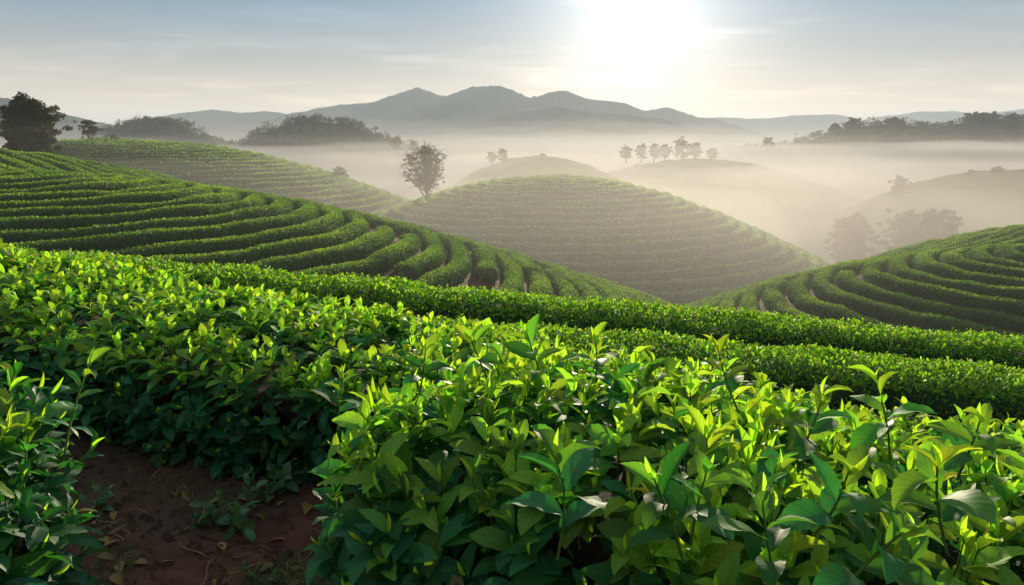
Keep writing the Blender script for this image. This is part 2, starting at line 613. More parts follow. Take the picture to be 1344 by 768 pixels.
def build_range(name, prof, dist, depth, base, mat, seed, amp, label, nx=420, ny=44, bumps=2.0, hook=0.0, rough_len=26.):
    """a mountain range: a crest line at about the given distance, spurs and gullies running down both flanks"""
    pr = np.array([(dist * px_dir(a, b)[0], dist * px_dir(a, b)[1]) for a, b in prof])
    xs = np.linspace(pr[0, 0], pr[-1, 0], nx)
    # smooth interpolation of the crest
    zc = np.interp(xs, pr[:, 0], pr[:, 1])
    w = max(2, nx // 130)
    ker = np.hanning(2 * w + 1); ker /= ker.sum()
    zc = np.convolve(np.pad(zc, w, mode='edge'), ker, 'valid')
    t = np.linspace(-1, 1, ny)
    X, T = np.meshgrid(xs, t)
    ZC = np.broadcast_to(zc, X.shape)
    f = make_noise(seed)
    H = np.maximum(ZC - base, 0)
    shape = 1 - np.abs(T) ** 1.25
    P = np.stack([X / depth, T * 0.55, 0 * X + seed], -1)
    spur = fbm(P, 1.1, 4, f)
    Z = base - 2 + (H + 2) * np.clip(shape + amp * spur * (1 - np.exp(-6 * np.abs(T))) * (1 - np.abs(T)), 0, 1.0)
    Y = dist + T * depth + hook * np.abs(X)
    P2 = np.stack([X, Y, 0 * X], -1)
    Z = Z + bumps * np.abs(fbm(P2, 1 / rough_len, 3, NZ2)) * (H > 1)
    V = np.stack([X, Y, Z], -1).reshape(-1, 3)
    o = mesh_obj(name, V, grid_faces(nx, ny), None, [mat])
    tag(o, label, None, None, 'structure')
    return o


build_range('mountains', [(-500, 165), (-200, 140), (-60, 124), (10, 128), (60, 146), (130, 162), (200, 172), (300, 185), (380, 200)], 1250, 300, -40, M_MOUNTAIN, 21, .35,
            'dim forested ridge behind the big tree on the far left', nx=300)
build_range('mountains', [(120, 190), (180, 164), (230, 150), (280, 143), (320, 148), (350, 145), (400, 153), (470, 168), (560, 190)], 2500, 500, -40, M_MOUNTAIN, 22, .3,
            'low pale blue ridge left of the main mountain')
build_range('mountains', [(60, 190), (130, 175), (190, 171), (250, 178), (330, 190)], 3600, 500, -40, M_MOUNTAIN, 27, .3, 'palest far hills low on the left horizon')
build_range('mountains', [(240, 195), (330, 170), (385, 153), (420, 141), (450, 135), (490, 134), (520, 124), (548, 115), (582, 127), (620, 116), (655, 117), (692, 131),
                          (720, 122), (740, 119), (768, 129), (800, 133), (845, 147), (875, 141), (910, 152), (950, 165), (1000, 175), (1060, 190), (1100, 200)],
            2300, 620, -40, M_MOUNTAIN, 23, .45, 'long forested mountain range under the rising sun', nx=700, ny=60, bumps=4)
build_range('mountains', [(560, 196), (620, 165), (665, 150), (735, 139), (780, 148), (860, 152), (910, 168), (980, 182), (1040, 196)], 1650, 300, -40, M_MOUNTAIN, 24, .4,
            'darker lower spur in front of the main mountain range')
build_range('mountains', [(860, 175), (930, 154), (975, 156), (1040, 150), (1085, 151), (1120, 160), (1160, 153), (1200, 147), (1250, 143), (1290, 152), (1344, 143), (1450, 138), (1700, 150), (1900, 180)],
            3300, 600, -40, M_MOUNTAIN, 25, .35, 'pale distant mountains on the right horizon', nx=500)
build_range('wooded_hills', [(130, 182), (160, 166), (200, 160), (235, 164), (262, 180), (300, 192)], 620, 70, -30, M_FOREST_FLOOR, 31, .3,
            'dark wooded hill above the fog on the left', nx=90, ny=30, bumps=1)
build_range('wooded_hills', [(315, 196), (345, 174), (380, 161), (425, 155), (450, 161), (480, 175), (520, 190), (560, 206)], 560, 60, -30, M_FOREST_FLOOR, 32, .3,
            'dark wooded knoll rising from the fog before the main range', nx=90, ny=30, bumps=1)
build_range('wooded_hills', [(950, 204), (985, 197), (1010, 192), (1045, 191), (1075, 180), (1110, 166), (1140, 161), (1170, 160), (1220, 165), (1260, 162), (1290, 155), (1344, 156), (1420, 154), (1520, 180)], 600, 70, -30, M_FOREST_FLOOR, 33, .3,
            'dark wooded ridge above the fog on the right', nx=110, ny=30, bumps=1)


def closed_box(name, x0, x1, y0, y1, z0, z1, mat):
    V = np.array([(x, y, z) for z in (z0, z1) for y in (y0, y1) for x in (x0, x1)], float)
    Q = [(0, 2, 3, 1), (4, 5, 7, 6), (0, 1, 5, 4), (2, 6, 7, 3), (0, 4, 6, 2), (1, 3, 7, 5)]
    return mesh_obj(name, V, Q, None, [mat], smooth=False)


def volume_mat(name, dens, color, g):
    m, nt = new_mat(name)
    out = N(nt, 'ShaderNodeOutputMaterial')
    v = N(nt, 'ShaderNodeVolumePrincipled')
    v.inputs['Color'].default_value = (*color, 1)
    v.inputs['Density'].default_value = dens
    v.inputs['Anisotropy'].default_value = g
    L(nt, v.outputs[0], out.inputs['Volume'])
    return m


hz = closed_box('haze', -6200, 6200, -60, 9300, -44, 215, volume_mat('haze_air', HAZE_DENSITY, (0.72, 0.84, 0.97), HAZE_G))
tag(hz, 'thin pale morning haze filling the air of the valley', None, None, 'stuff')


def fog_sheet(y0, z0, z1, wave, dens, seed, y1=2100, g=FOG_G):
    """a closed bank of ground fog with a billowing top"""
    n, m = 230, 230
    a = np.linspace(-1, 1, n)
    ys = y0 + (y1 - y0) * np.linspace(0, 1, m) ** 2
    A, Y = np.meshgrid(a, ys)
    X = A * (260 + 1.15 * Y)
    P = np.stack([X / (70 + .035 * Y), Y / (110 + .05 * Y), 0 * X + seed], -1)
    top = z0 + (z1 - z0) * sstep(100, 1300, Y) + wave * (0.6 + .4 * sstep(100, 700, Y)) * fbm(P, .6, 4, make_noise(seed))
    top = np.maximum(top, -35)
    edge = np.minimum(1, np.minimum((1 - np.abs(A)) * 8, np.minimum((Y - y0) / (0.5 * y0), (y1 - Y) / (0.25 * y1))))
    Z = -40 + (top + 40) * sstep(-.05, 1, edge)
    V = np.stack([X, Y, Z], -1).reshape(-1, 3)
    B = V.copy(); B[:, 2] = -41.5
    Q = grid_faces(n, m)
    b = np.concatenate([np.arange(n), np.arange(1, m) * n + n - 1, (m - 1) * n + np.arange(n - 2, -1, -1), np.arange(m - 2, 0, -1) * n])
    k = len(b); i = np.arange(k); j = (i + 1) % k
    SQ = np.stack([b[i], b[i] + len(V), b[j] + len(V), b[j]], -1)
    o = mesh_obj('fog', np.concatenate([V, B]), np.concatenate([Q, Q[:, ::-1] + len(V), SQ]), None, [volume_mat('fog_bank', dens, (0.54, 0.525, 0.51), g)])  # fog colour greyed to hold down its sunlit brightness
    tag(o, 'white morning fog lying in the valley between the hills', None, 'layers of valley fog', 'stuff')


for i, f in enumerate(FOG):
    fog_sheet(seed=50 + i, **f)


def fog_wisps():
    """torn flat drifts of denser fog"""
    r = np.random.default_rng(88)
    g = Geo()
    nu, nv = 28, 12
    u = np.linspace(0, 2 * np.pi, nu, endpoint=False)
    v = np.linspace(-np.pi / 2, np.pi / 2, nv)
    U, Vv = np.meshgrid(u, v)
    D = np.stack([np.cos(Vv) * np.cos(U), np.cos(Vv) * np.sin(U), np.sin(Vv)], -1)
    i = np.arange(nv - 1)[:, None] * nu; j = np.arange(nu)[None]; k = (j + 1) % nu
    Q = np.stack([i + j, i + k, i + nu + k, i + nu + j], -1).reshape(-1, 4)
    done = []
    while len(done) < 34:
        y = r.uniform(165, 620); x = (r.uniform(-.62, .75)) * y
        rx = r.uniform(.05, .13) * y + 10; ry = rx * r.uniform(.4, .8); rz = r.uniform(1.4, 3.4) * (.7 + y / 500)
        z = r.uniform(-11, 1.5) * (1 if y > 250 else 1.2)
        if any(abs(x - a[0]) < (rx + a[3]) * 1.3 and abs(y - a[1]) < (ry + a[4]) * 1.3 and abs(z - a[2]) < (rz + a[5]) * 1.3 for a in done):
            if r.random() < .97: continue
            else: continue
        done.append((x, y, z, rx, ry, rz))
        P = D * (1 + .34 * fbm(D * [1, 1, .4] + len(done) * 3.3, .55, 4)[..., None])
        g.add((P * np.array([rx, ry, rz]) + np.array([x, y, z])).reshape(-1, 3), Q)
    o = g.build('fog', [volume_mat('fog_wisps', 0.0075, (0.62, 0.60, 0.585), 0.1)])
    tag(o, 'torn wisps of denser fog drifting over the valley floor', None, None, 'stuff')


fog_wisps()


# ------------------------------------------------------------------ tea rows on the hills
def leaf_cards(P, Nrm, size, tint, up=0.5, spread=0.9):
    """one small bent leaf tuft (two quads folded along the rib) per point"""
    n = len(P)
    d = norm(Nrm * 0.6 + np.array([0, 0, up]) + spread * rng.normal(size=(n, 3)) * .6)
    r = norm(np.cross(d, norm(rng.normal(size=(n, 3)))))
    q = np.cross(d, r)
    s = (size * rng.uniform(.65, 1.35, n))[:, None]
    w = s * rng.uniform(.28, .42, n)[:, None]
    f = q * s * rng.uniform(-.2, .35, n)[:, None]
    a = P - d * s * .3
    m = P + d * s * .35 + f * .4
    t = P + d * s * .9 + f
    V = np.stack([a, m - r * w + q * w * .35, t, m + r * w + q * w * .35], 1)
    Q = np.arange(n)[:, None] * 4 + np.arange(4)[None]
    C = np.repeat(tint, 4, axis=0)
    return V.reshape(-1, 3), Q, C


def sweep_row(xs, ys, zs, w, h, nsec=9, jit=.1, seed=0, freq=.45, gain=None):
    """body of a clipped hedge along a line: returns section vertices (n, nsec, 3) and outward normals"""
    C = np.stack([xs, ys, zs], -1)
    T = norm(np.gradient(C, axis=0)); T[:, 2] = 0; T = norm(T)
    S_ = np.stack([T[:, 1], -T[:, 0], 0 * T[:, 0]], -1)
    ph = np.linspace(0, np.pi, nsec)
    cx = np.sign(np.cos(ph)) * np.abs(np.cos(ph)) ** .6
    cz = np.abs(np.sin(ph)) ** .75
    W = np.ones(len(xs)) if gain is None else gain
    base = C[:, None] + S_[:, None] * (cx[None, :, None] * w / 2 * W[:, None, None])
    base[:, :, 2] += (cz[None] * h) * W[:, None] - .06
    nr = S_[:, None] * np.cos(ph)[None, :, None] + np.array([0, 0, 1.])[None, None] * np.sin(ph)[None, :, None]
    lump = fbm(base + seed * 7.3, freq, 3, NZ3)
    V = base + nr * (lump * jit)[:, :, None]
    return V, nr


def tea_row(geo, xs, ys, zs, w, h, card, dens, seed, gain=None, tint_base=.5, jit=.035, freq=.45, nsec=9, young=.35):
    V, nr = sweep_row(xs, ys, zs, w, h, nsec, jit, seed, freq, gain)
    n, k = V.shape[:2]
    geo.add(V.reshape(-1, 3), grid_faces(k, n), np.array([.3, .5, 0]), None, 1)
    # tufts over the surface
    A = V[:-1, :-1]; e1 = V[1:, :-1] - A; e2 = V[:-1, 1:] - A
    area = np.linalg.norm(np.cross(e1, e2), axis=-1)
    cnt = rng.poisson(area * dens).ravel()
    idx = np.repeat(np.arange(len(cnt)), cnt)
    u, v = rng.random((2, len(idx), 1))
    P = A.reshape(-1, 3)[idx] + u * e1.reshape(-1, 3)[idx] + v * e2.reshape(-1, 3)[idx]
    nn = nr[:-1, :-1].reshape(-1, 3)[idx]
    P = P + nn * rng.uniform(-.03, .07, (len(P), 1)) * (card / .1)
    hz_ = nn[:, 2]
    age = np.clip(tint_base + young * (hz_ - .6) + .16 * rng.normal(size=len(P)) + .14 * NZ(P, .12) + .12 * NZ2(P, .03), 0, 1)  # upward faces tinted younger, baking sunlit row tops into the leaf colour
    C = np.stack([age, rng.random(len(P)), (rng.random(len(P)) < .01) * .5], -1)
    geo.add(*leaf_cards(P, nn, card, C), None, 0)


def visible_run(P, nrm, pad=60, slack=0.03):
    px, py, d = project(P)
    view = norm(-P)
    ok = (d > 1) & (px > -pad) & (px < 1344 + pad) & ((view * nrm).sum(-1) > -slack)
    return ok


def hill_rows(dome, r0, r1, pitch, w, h, card, dens, step, prefix, group, breaks=0.0, tint=.5, seed0=0, floor=-14, pad=60, slack=.12, wob=.12, young=.65):
    """every contour row of one hill is a hedge of its own"""
    made = 0
    rads = np.arange(r0, r1, pitch)
    for i, r in enumerate(rads):
        x, y = dome.ring(r, step)
        # natural wander of the planted line
        th = np.arctan2(y - y.mean(), x - x.mean())
        wv = wob * (np.sin(3 * th + seed0) + .6 * np.sin(7 * th + 2 * seed0 + .12 * r)) + .5 * wob * np.sin(23 * th + i)
        cxm, cym = x.mean(), y.mean()
        rr = np.hypot(x - cxm, y - cym)
        x = cxm + (x - cxm) * (1 + wv / np.maximum(rr, 4)); y = cym + (y - cym) * (1 + wv / np.maximum(rr, 4))
        z = dome.z(x, y)
        e = .2
        g = np.stack([-(dome.z(x + e, y) - dome.z(x - e, y)) / (2 * e), -(dome.z(x, y + e) - dome.z(x, y - e)) / (2 * e), np.ones_like(x)], -1)
        ok = visible_run(np.stack([x, y, z + h], -1), norm(g), pad, slack) & (z > floor)
        if ok.sum() < 6: continue
        # split into runs (the ring is closed)
        if not ok.all():
            s = int(np.argmin(ok))
            x, y, z, ok = (np.roll(a, -s) for a in (x, y, z, ok))
        gain = np.ones(len(x))
        rr_ = np.random.default_rng(seed0 * 100 + i)
        geo = Geo()
        arc = np.cumsum(np.hypot(np.diff(x, append=x[0]), np.diff(y, append=y[0])))
        keep = ok.copy()
        if breaks:
            tot = arc[ok]
            for _ in range(rr_.poisson(breaks * len(tot) * step / 60.)):
                c = rr_.choice(tot); keep &= ~(np.abs(arc - c) < rr_.uniform(.5, 1.8))
        b = np.flatnonzero(np.diff(np.concatenate([[0], keep.astype(int), [0]])))
        for a0, a1 in zip(b[::2], b[1::2]):
            if a1 - a0 < 5: continue
            sl_ = slice(a0, a1)
            gn = np.minimum(1, .35 + np.minimum(np.arange(a1 - a0), np.arange(a1 - a0)[::-1]) * step / .8)
            gn = gn * (1 + .10 * fbm(np.stack([x[sl_], y[sl_], z[sl_]], -1), .25, 2, NZ3) + .06 * np.sin(arc[sl_] * .31 + i) + .05 * np.sin(arc[sl_] * .9 + 2 * i))
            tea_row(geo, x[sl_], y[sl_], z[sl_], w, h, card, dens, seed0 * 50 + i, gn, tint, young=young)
        if not geo.n: continue
        made += 1
        j = int(np.argmin(np.hypot(x, y)))
        o = geo.build('tea_hedge', [M_ROW, M_BODY], loc=(x[j], y[j], z[j]))
        tag(o, f'clipped tea hedge, {ordinal(made)} row below the crest of the {prefix}', 'tea hedge', group)
    return made


print('rows', hill_rows(HILL_E, 2.0, 52, 1.5, 1.12, .62, .08, 210, .45, 'near left hill', 'tea hedges along the near left hill', breaks=.35, seed0=3, floor=-12),
      hill_rows(HILL_F, 2.0, 50, 1.5, 1.12, .62, .08, 210, .45, 'near right hill', 'tea hedges along the near right hill', breaks=.3, seed0=5, floor=-14),
      hill_rows(HILL_G, 1.5, 60, 1.9, 1.4, .85, .18, 28, .8, 'round hill in mid valley', 'tea hedges around the mid valley hill', seed0=7, floor=-24, wob=.08),
      hill_rows(HILL_H, 2, 78, 2.0, 1.5, .85, .22, 20, .9, 'broad hill behind on the left', 'tea hedges along the broad back hill', seed0=9, floor=-26, pad=10, wob=.1))


# ------------------------------------------------------------------ trees
def build_tree(name, x, y, z, H, W, seed, label, cat='tree', group=None, lean=0.0, trunk_frac=.25, density=1.0, card=.3, gaps=.35, shape='oval', bush=False, detail=True, lobes=16, clump=None):
    r = np.random.default_rng(seed)
    root = empty(name, (x, y, z))
    tag(root, label, cat, group)
    tg = Geo()
    top = np.array([lean * H, 0, H])
    t = np.linspace(0, 1, 9)
    wob = np.stack([.03 * H * np.sin(t * 5 + seed), .03 * H * np.cos(t * 4 + seed), 0 * t], -1) * t[:, None]
    trunk = t[:, None] * top * .9 + wob
    trunk[0, 2] = -1.2
    tr = H * .032 * (1 - .85 * t) + .01
    tr[0] *= 1.5
    tube(tg, trunk, tr, 7)
    centres = []
    for i in range(lobes):
        hfrac = trunk_frac + (1 - trunk_frac) * ((i + .5) / lobes) ** .9
        if shape == 'oval': prof = math.sin(math.pi * min(.97, max(.05, (hfrac - trunk_frac * .6) / (1.08 - trunk_frac * .6)))) ** .7
        elif shape == 'umbrella': prof = .35 + .65 * math.sin(math.pi * min(.95, hfrac)) ** .8
        else: prof = 1 - .35 * hfrac
        ang = i * 2.4 + r.uniform(-.5, .5)
        rad = W / 2 * prof * (r.uniform(.45, .85) if lobes < 30 else r.uniform(.08, .9) ** .6)
        c = np.array([math.cos(ang) * rad + lean * H * hfrac, math.sin(ang) * rad, H * hfrac * .96])
        if hfrac > .93: c[:2] *= .35
        centres.append((c, prof))
        s = trunk[min(8, int(max(0.08, hfrac - .22) * 8))]
        mid = (s + c) / 2 + np.array([0, 0, -.04 * H]) + r.normal(size=3) * .02 * H
        q = np.linspace(0, 1, 6)[:, None]
        tube(tg, (1 - q) ** 2 * s + 2 * q * (1 - q) * mid + q * q * c, np.linspace(H * .010, H * .003, 6), 5)
        if detail:
            for _ in range(4):
                e = c + r.normal(size=3) * W * .13
                tube(tg, np.stack([c * .85 + s * .15, (c + e) / 2 + r.normal(size=3) * .01 * H, e]), np.linspace(H * .004, H * .0015, 3), 4)
    tg.build('trunk', [M_BARK], root)
    cg = Geo()
    Ps, Ns = [], []
    for c, prof in centres:
        cs = clump or W * .20
        nsub = 7
        for _ in range(nsub):
            sc = c + r.normal(size=3) * np.array([cs, cs, cs * .62]) * .75
            if r.random() < gaps * .6: continue
            m = int(density * 26)
            p = r.normal(size=(m, 3)); p = norm(p) * r.random((m, 1)) ** .5
            p = sc + p * np.array([cs, cs, cs * .6]) * r.uniform(.35, .6)
            Ps.append(p); Ns.append(norm(p - sc))
    P = np.concatenate(Ps); Nn = np.concatenate(Ns)
    P[:, 2] = np.maximum(P[:, 2], .05 * H if bush else min(.22, trunk_frac * .8) * H)
    age = np.clip(.4 + .25 * r.normal(size=len(P)), 0, 1)
    C = np.stack([age, r.random(len(P)), 0 * age], -1)
    cg.add(*leaf_cards(P, Nn, card, C, up=.1, spread=1.2), None, 0)
    cg.build('crown', [M_CROWN], root, smooth=False)
    return root


def at_px(px, Y):
    return px_dir(px, 300)[0] * Y


def spot(px, py, Y):
    a, b = px_dir(px, py)
    return a * Y, Y, b * Y


x, y, z = spot(560, 270, 115)
build_tree('tree', x, y, z, 9.2, 7.2, 101, 'lone tall open-crowned tree in the saddle beside the round hill', trunk_frac=.34, card=.16, density=1.0, gaps=.45, lobes=76, clump=.58)
build_tree('tree', -47.3, 74, -3.4, 7.9, 4.0, 102, 'big dark bushy tree standing behind the near left hill', trunk_frac=.06, card=.2, density=4, gaps=.1, lobes=70, clump=.95)
x, y = at_px(130, 126), 126
build_tree('tree', x, y, HILL_H.z(x, y), 3.9, 3.2, 103, 'small dark tree on the crest of the broad back hill', trunk_frac=.42, card=.18, density=1.2, gaps=.1, lobes=14, shape='umbrella')
x = at_px(160, 128)
build_tree('bush', x, 128, HILL_H.z(x, 128) - .1, 1.5, 1.7, 104, 'low round bush on the back hill right of the small tree', 'bush', trunk_frac=.15, card=.16, density=1, bush=True, lobes=9)
x, y = at_px(449, 141), 141
build_tree('bush', x, y, HILL_H.z(x, y) - .3, 2.6, 3.2, 105, 'wide low bush on the back hill slope left of the lone tree', 'bush', trunk_frac=.15, card=.22, density=1, bush=True, lobes=10)


def forest(hill, seed, n, rad, label):
    """a far wood that reads as one mass: crowns packed over a wooded hill"""
    r = np.random.default_rng(seed)
    V = np.array([v.co for v in hill.data.vertices])
    k = V[:, 2] > -8
    # keep to the side one can see and a little beyond the crest
    V = V[k]
    c = V[r.integers(len(V), size=n)] + r.normal(size=(n, 3)) * np.array([5, 5, 0])
    R = rad * r.uniform(.6, 1.35, n) * np.where(r.random(n) < .12, 1.35, 1)
    m = 46
    p = norm(r.normal(size=(n, m, 3))) * r.random((n, m, 1)) ** .35
    P = c[:, None] + np.array([0, 0, 1.]) * (R * .75)[:, None, None] + p * R[:, None, None] * np.array([1, 1, .85])
    P = P.reshape(-1, 3); Nn = p.reshape(-1, 3)
    C = np.stack([np.clip(np.repeat(r.uniform(.1, .7, n), m) + .1 * r.normal(size=n * m), 0, 1), r.random(n * m), np.zeros(n * m)], -1)
    g = Geo()
    g.add(*leaf_cards(P, norm(Nn), rad * .42, C, up=.2, spread=1.0), None, 0)
    o = g.build('forest', [M_CROWN], smooth=False)
    tag(o, label, None, None, 'stuff')


for o_ in [o for o in COL.objects if o.name.startswith('wooded_hills')]:
    q = o_['label']
    if 'left' in q: forest(o_, 301, 900, 2.3, 'dense wood over the hill above the fog on the left')
    elif 'knoll' in q: forest(o_, 302, 900, 2.3, 'dense wood over the knoll before the main range')
    else: forest(o_, 303, 1500, 2.5, 'dense wood along the ridge above the fog on the right')


def far_tree(px, py_top, Y, Hm, Wm, seed, label, zbase=None, group=None, cat='tree', **kw):
    """a tree whose top reaches the height it has in the photograph, standing at distance Y"""
    a, b = px_dir(px, py_top)
    build_tree('tree' if cat == 'tree' else 'bush', a * Y, Y, b * Y - Hm, Hm, Wm, seed, label, cat, group, detail=False, **kw)


far = dict(card=.36, density=2.8, gaps=.05, lobes=12, trunk_frac=.2)
TL = 'trees along the foggy ridge right of the dome'
far_tree(822, 193, 318, 5.5, 4.5, 401, 'leftmost small tree of the foggy line above the dome hill', group=TL, **far)
far_tree(842, 190, 322, 6.5, 5.0, 402, 'round tree, second from the left in the foggy tree line', group=TL, **far)
far_tree(859, 189, 324, 6.8, 3.6, 403, 'slim pointed tree in the middle of the foggy tree line', group=TL, **far)
far_tree(873, 191, 326, 6.0, 5.2, 404, 'low wide tree in the foggy line just left of the tallest tree', group=TL, **far)
far_tree(897, 184, 328, 8.5, 8.0, 405, 'tallest and broadest tree of the foggy tree line', group=TL, **far)
far_tree(914, 188, 330, 7.0, 5.0, 406, 'tree touching the right side of the tallest in the foggy line', group=TL, **far)
far_tree(935, 195, 330, 4.8, 3.6, 407, 'small pale tree ending the foggy tree line on its right', group=TL, **far)
far_tree(660, 196, 300, 5.6, 3.4, 408, 'slim tree in thick fog right of the lone tree', **far)
far_tree(645, 201, 306, 4.0, 3.4, 409, 'low faint tree in thick fog just right of the lone tree', **far)
far_tree(712, 202, 300, 3.4, 2.0, 410, 'tiny tree on top of the faint fog hill behind the dome', **far)
far_tree(1009, 181, 430, 6.5, 6.0, 411, 'round dark tree standing alone in fog at the end of the main range', **far)
far_tree(520, 181, 420, 7.5, 6.5, 412, 'broad tree at the foot of the wooded knoll, sunk in fog', **far)
far_tree(543, 186, 425, 6.0, 5.0, 413, 'smaller tree right of the knoll, half lost in fog', **far)
far_tree(1182, 233, 190, 6.5, 3.6, 414, 'single tree in mist left of the green slope on the right', **far)
far_tree(1276, 223, 205, 3.4, 2.2, 415, 'small tree upright on the crest of the misty right slope', **far)
far_tree(1310, 220, 200, 2.6, 2.6, 416, 'low bush on the crest of the misty right slope', cat='bush', **far)
near_mist = dict(card=.3, density=3, gaps=.03, lobes=44, clump=1.25, trunk_frac=.12)
far_tree(1122, 284, 135, 11.5, 6.4, 417, 'rounded dark tree in mist at the left, apart from the pair behind the right hill', **near_mist)
far_tree(1197, 280, 130, 12, 7.6, 418, 'left tree of the dark misty pair behind the right hill', **near_mist)
far_tree(1232, 278, 126, 12, 9.0, 419, 'right and wider tree of the dark misty pair behind the right hill', **near_mist)
RT = 'trees rising above the wooded ridge'
for q, (px, py, hh, ww) in enumerate([(1097, 163, 9, 8), (1120, 156, 10, 10), (1175, 156, 9, 9), (1278, 149, 12, 14), (1300, 150, 11, 12), (1330, 152, 10, 12)]):
    far_tree(px, py, 585, hh, ww, 430 + q, ['low tree at the left tip of the wooded ridge', 'tree on the first hump of the wooded ridge', 'tree in the dip of the wooded ridge',
             'tallest round tree of the wooded ridge on the right', 'tree right beside the tallest one on the wooded ridge', 'rightmost tree on the wooded ridge at the frame edge'][q], group=RT,
             card=1.1, density=1.2, gaps=0, lobes=12, trunk_frac=.1)


# ------------------------------------------------------------------ near tea: leaves, shoots, hedges
def leaf_shape(L_, W_, bend, fold, twist, ripple, nu=9, nv=5, p=0.9):
    u = np.linspace(0, 1, nu)
    v = np.linspace(-1, 1, nv)
    prof = np.sin(np.pi * np.clip(u, 0, 1) ** p) ** .72
    prof = prof * (1 - .30 * u ** 6)
    prof[0] = .06; prof[-1] = .01
    w = W_ / 2 * prof
    if nu >= 14: w = w * (1 + .035 * (-1.0) ** np.arange(nu))          # finely toothed margin
    phi = -bend * (u - .1)
    du = L_ / (nu - 1)
    X = np.concatenate([[0], np.cumsum(np.cos(phi[:-1]) * du)])
    Zc = np.concatenate([[0], np.cumsum(np.sin(phi[:-1]) * du)])
    tw = twist * u
    a = np.abs(v)
    yy = v[None] * w[:, None]
    up = fold * a[None] ** 1.2 * w[:, None] + ripple * W_ * np.sin(u * 17)[:, None] * (a ** 2)[None] * .5 * np.sign(v)[None]
    y2 = yy * np.cos(tw)[:, None] - up * np.sin(tw)[:, None]
    z2 = yy * np.sin(tw)[:, None] + up * np.cos(tw)[:, None]
    V = np.stack([X[:, None] - np.sin(phi)[:, None] * z2, y2, Zc[:, None] + np.cos(phi)[:, None] * z2], -1).reshape(-1, 3)
    U = np.stack(np.broadcast_arrays(u[:, None], (v[None] + 1) / 2), -1).reshape(-1, 2)
    i = np.arange(nu - 1)[:, None] * nv
    j = np.arange(nv - 1)[None]
    Q = np.stack([i + j, i + nv + j, i + nv + j + 1, i + j + 1], -1).reshape(-1, 4)
    return V, U, Q


def templates(n, nu, nv, seed, wr=(.40, .50), bend=(.4, 1.4), fold=(.02, .4)):
    r = np.random.default_rng(seed)
    T = [leaf_shape(1, r.uniform(*wr), r.uniform(*bend), r.uniform(*fold), r.normal() * .25, r.uniform(.02, .09), nu, nv, r.uniform(.8, 1.0)) for _ in range(n)]
    return np.stack([t[0] for t in T]), T[0][1], T[0][2]


TPL_HI = templates(40, 18, 7, 1)
TPL_MID = templates(20, 6, 3, 2)
TPL_LOW = templates(14, 4, 3, 4, wr=(.4, .5))
TPL_YOUNG = templates(30, 14, 7, 3, wr=(.32, .43), bend=(.4, 1.6), fold=(.3, .85))
TPL_BUD = templates(6, 6, 5, 5, wr=(.14, .2), bend=(-.2, .3), fold=(1.2, 1.8))


def put_leaves(geo, tpl, P, ax, nrm, size, tint, rr):
    V0, U, Q = tpl
    k = len(P)
    if not k: return
    idx = rr.integers(len(V0), size=k)
    a = norm(ax)
    n = norm(nrm - (nrm * a).sum(-1, keepdims=True) * a)
    b = np.cross(n, a)
    T = V0[idx] * size[:, None, None]
    V = P[:, None] + T[..., 0:1] * a[:, None] + T[..., 1:2] * b[:, None] + T[..., 2:3] * n[:, None]
    m = V0.shape[1]
    QQ = (np.arange(k)[:, None, None] * m + Q[None]).reshape(-1, 4)
    geo.add(V.reshape(-1, 3), QQ, np.repeat(tint, m, axis=0), np.tile(U, (k, 1)))


def stems_mesh(geo, A, B, bend, r0, r1, C=None):
    """many curved three-sided stems at once"""
    k = len(A)
    if not k: return
    t = np.linspace(0, 1, 4)
    M = (A + B) / 2 + bend
    P = ((1 - t) ** 2)[None, :, None] * A[:, None] + (2 * t * (1 - t))[None, :, None] * M[:, None] + (t ** 2)[None, :, None] * B[:, None]
    d = norm(B - A)
    s = norm(np.cross(d, np.array([.3, .9, .1])))
    q = np.cross(d, s)
    th = np.array([0, 2.094, 4.189])
    off = np.cos(th)[None, :, None] * s[:, None] + np.sin(th)[None, :, None] * q[:, None]
    rad = (r0 + (r1 - r0) * t)
    V = P[:, :, None] + off[:, None] * rad[None, :, None, None]
    i = np.arange(3)[:, None] * 3; j = np.arange(3)[None]; jj = (j + 1) % 3
    Q = np.stack([i + j, i + jj, i + 3 + jj, i + 3 + j], -1).reshape(-1, 4)
    QQ = (np.arange(k)[:, None, None] * 12 + Q[None]).reshape(-1, 4)
    geo.add(V.reshape(-1, 3), QQ, C)


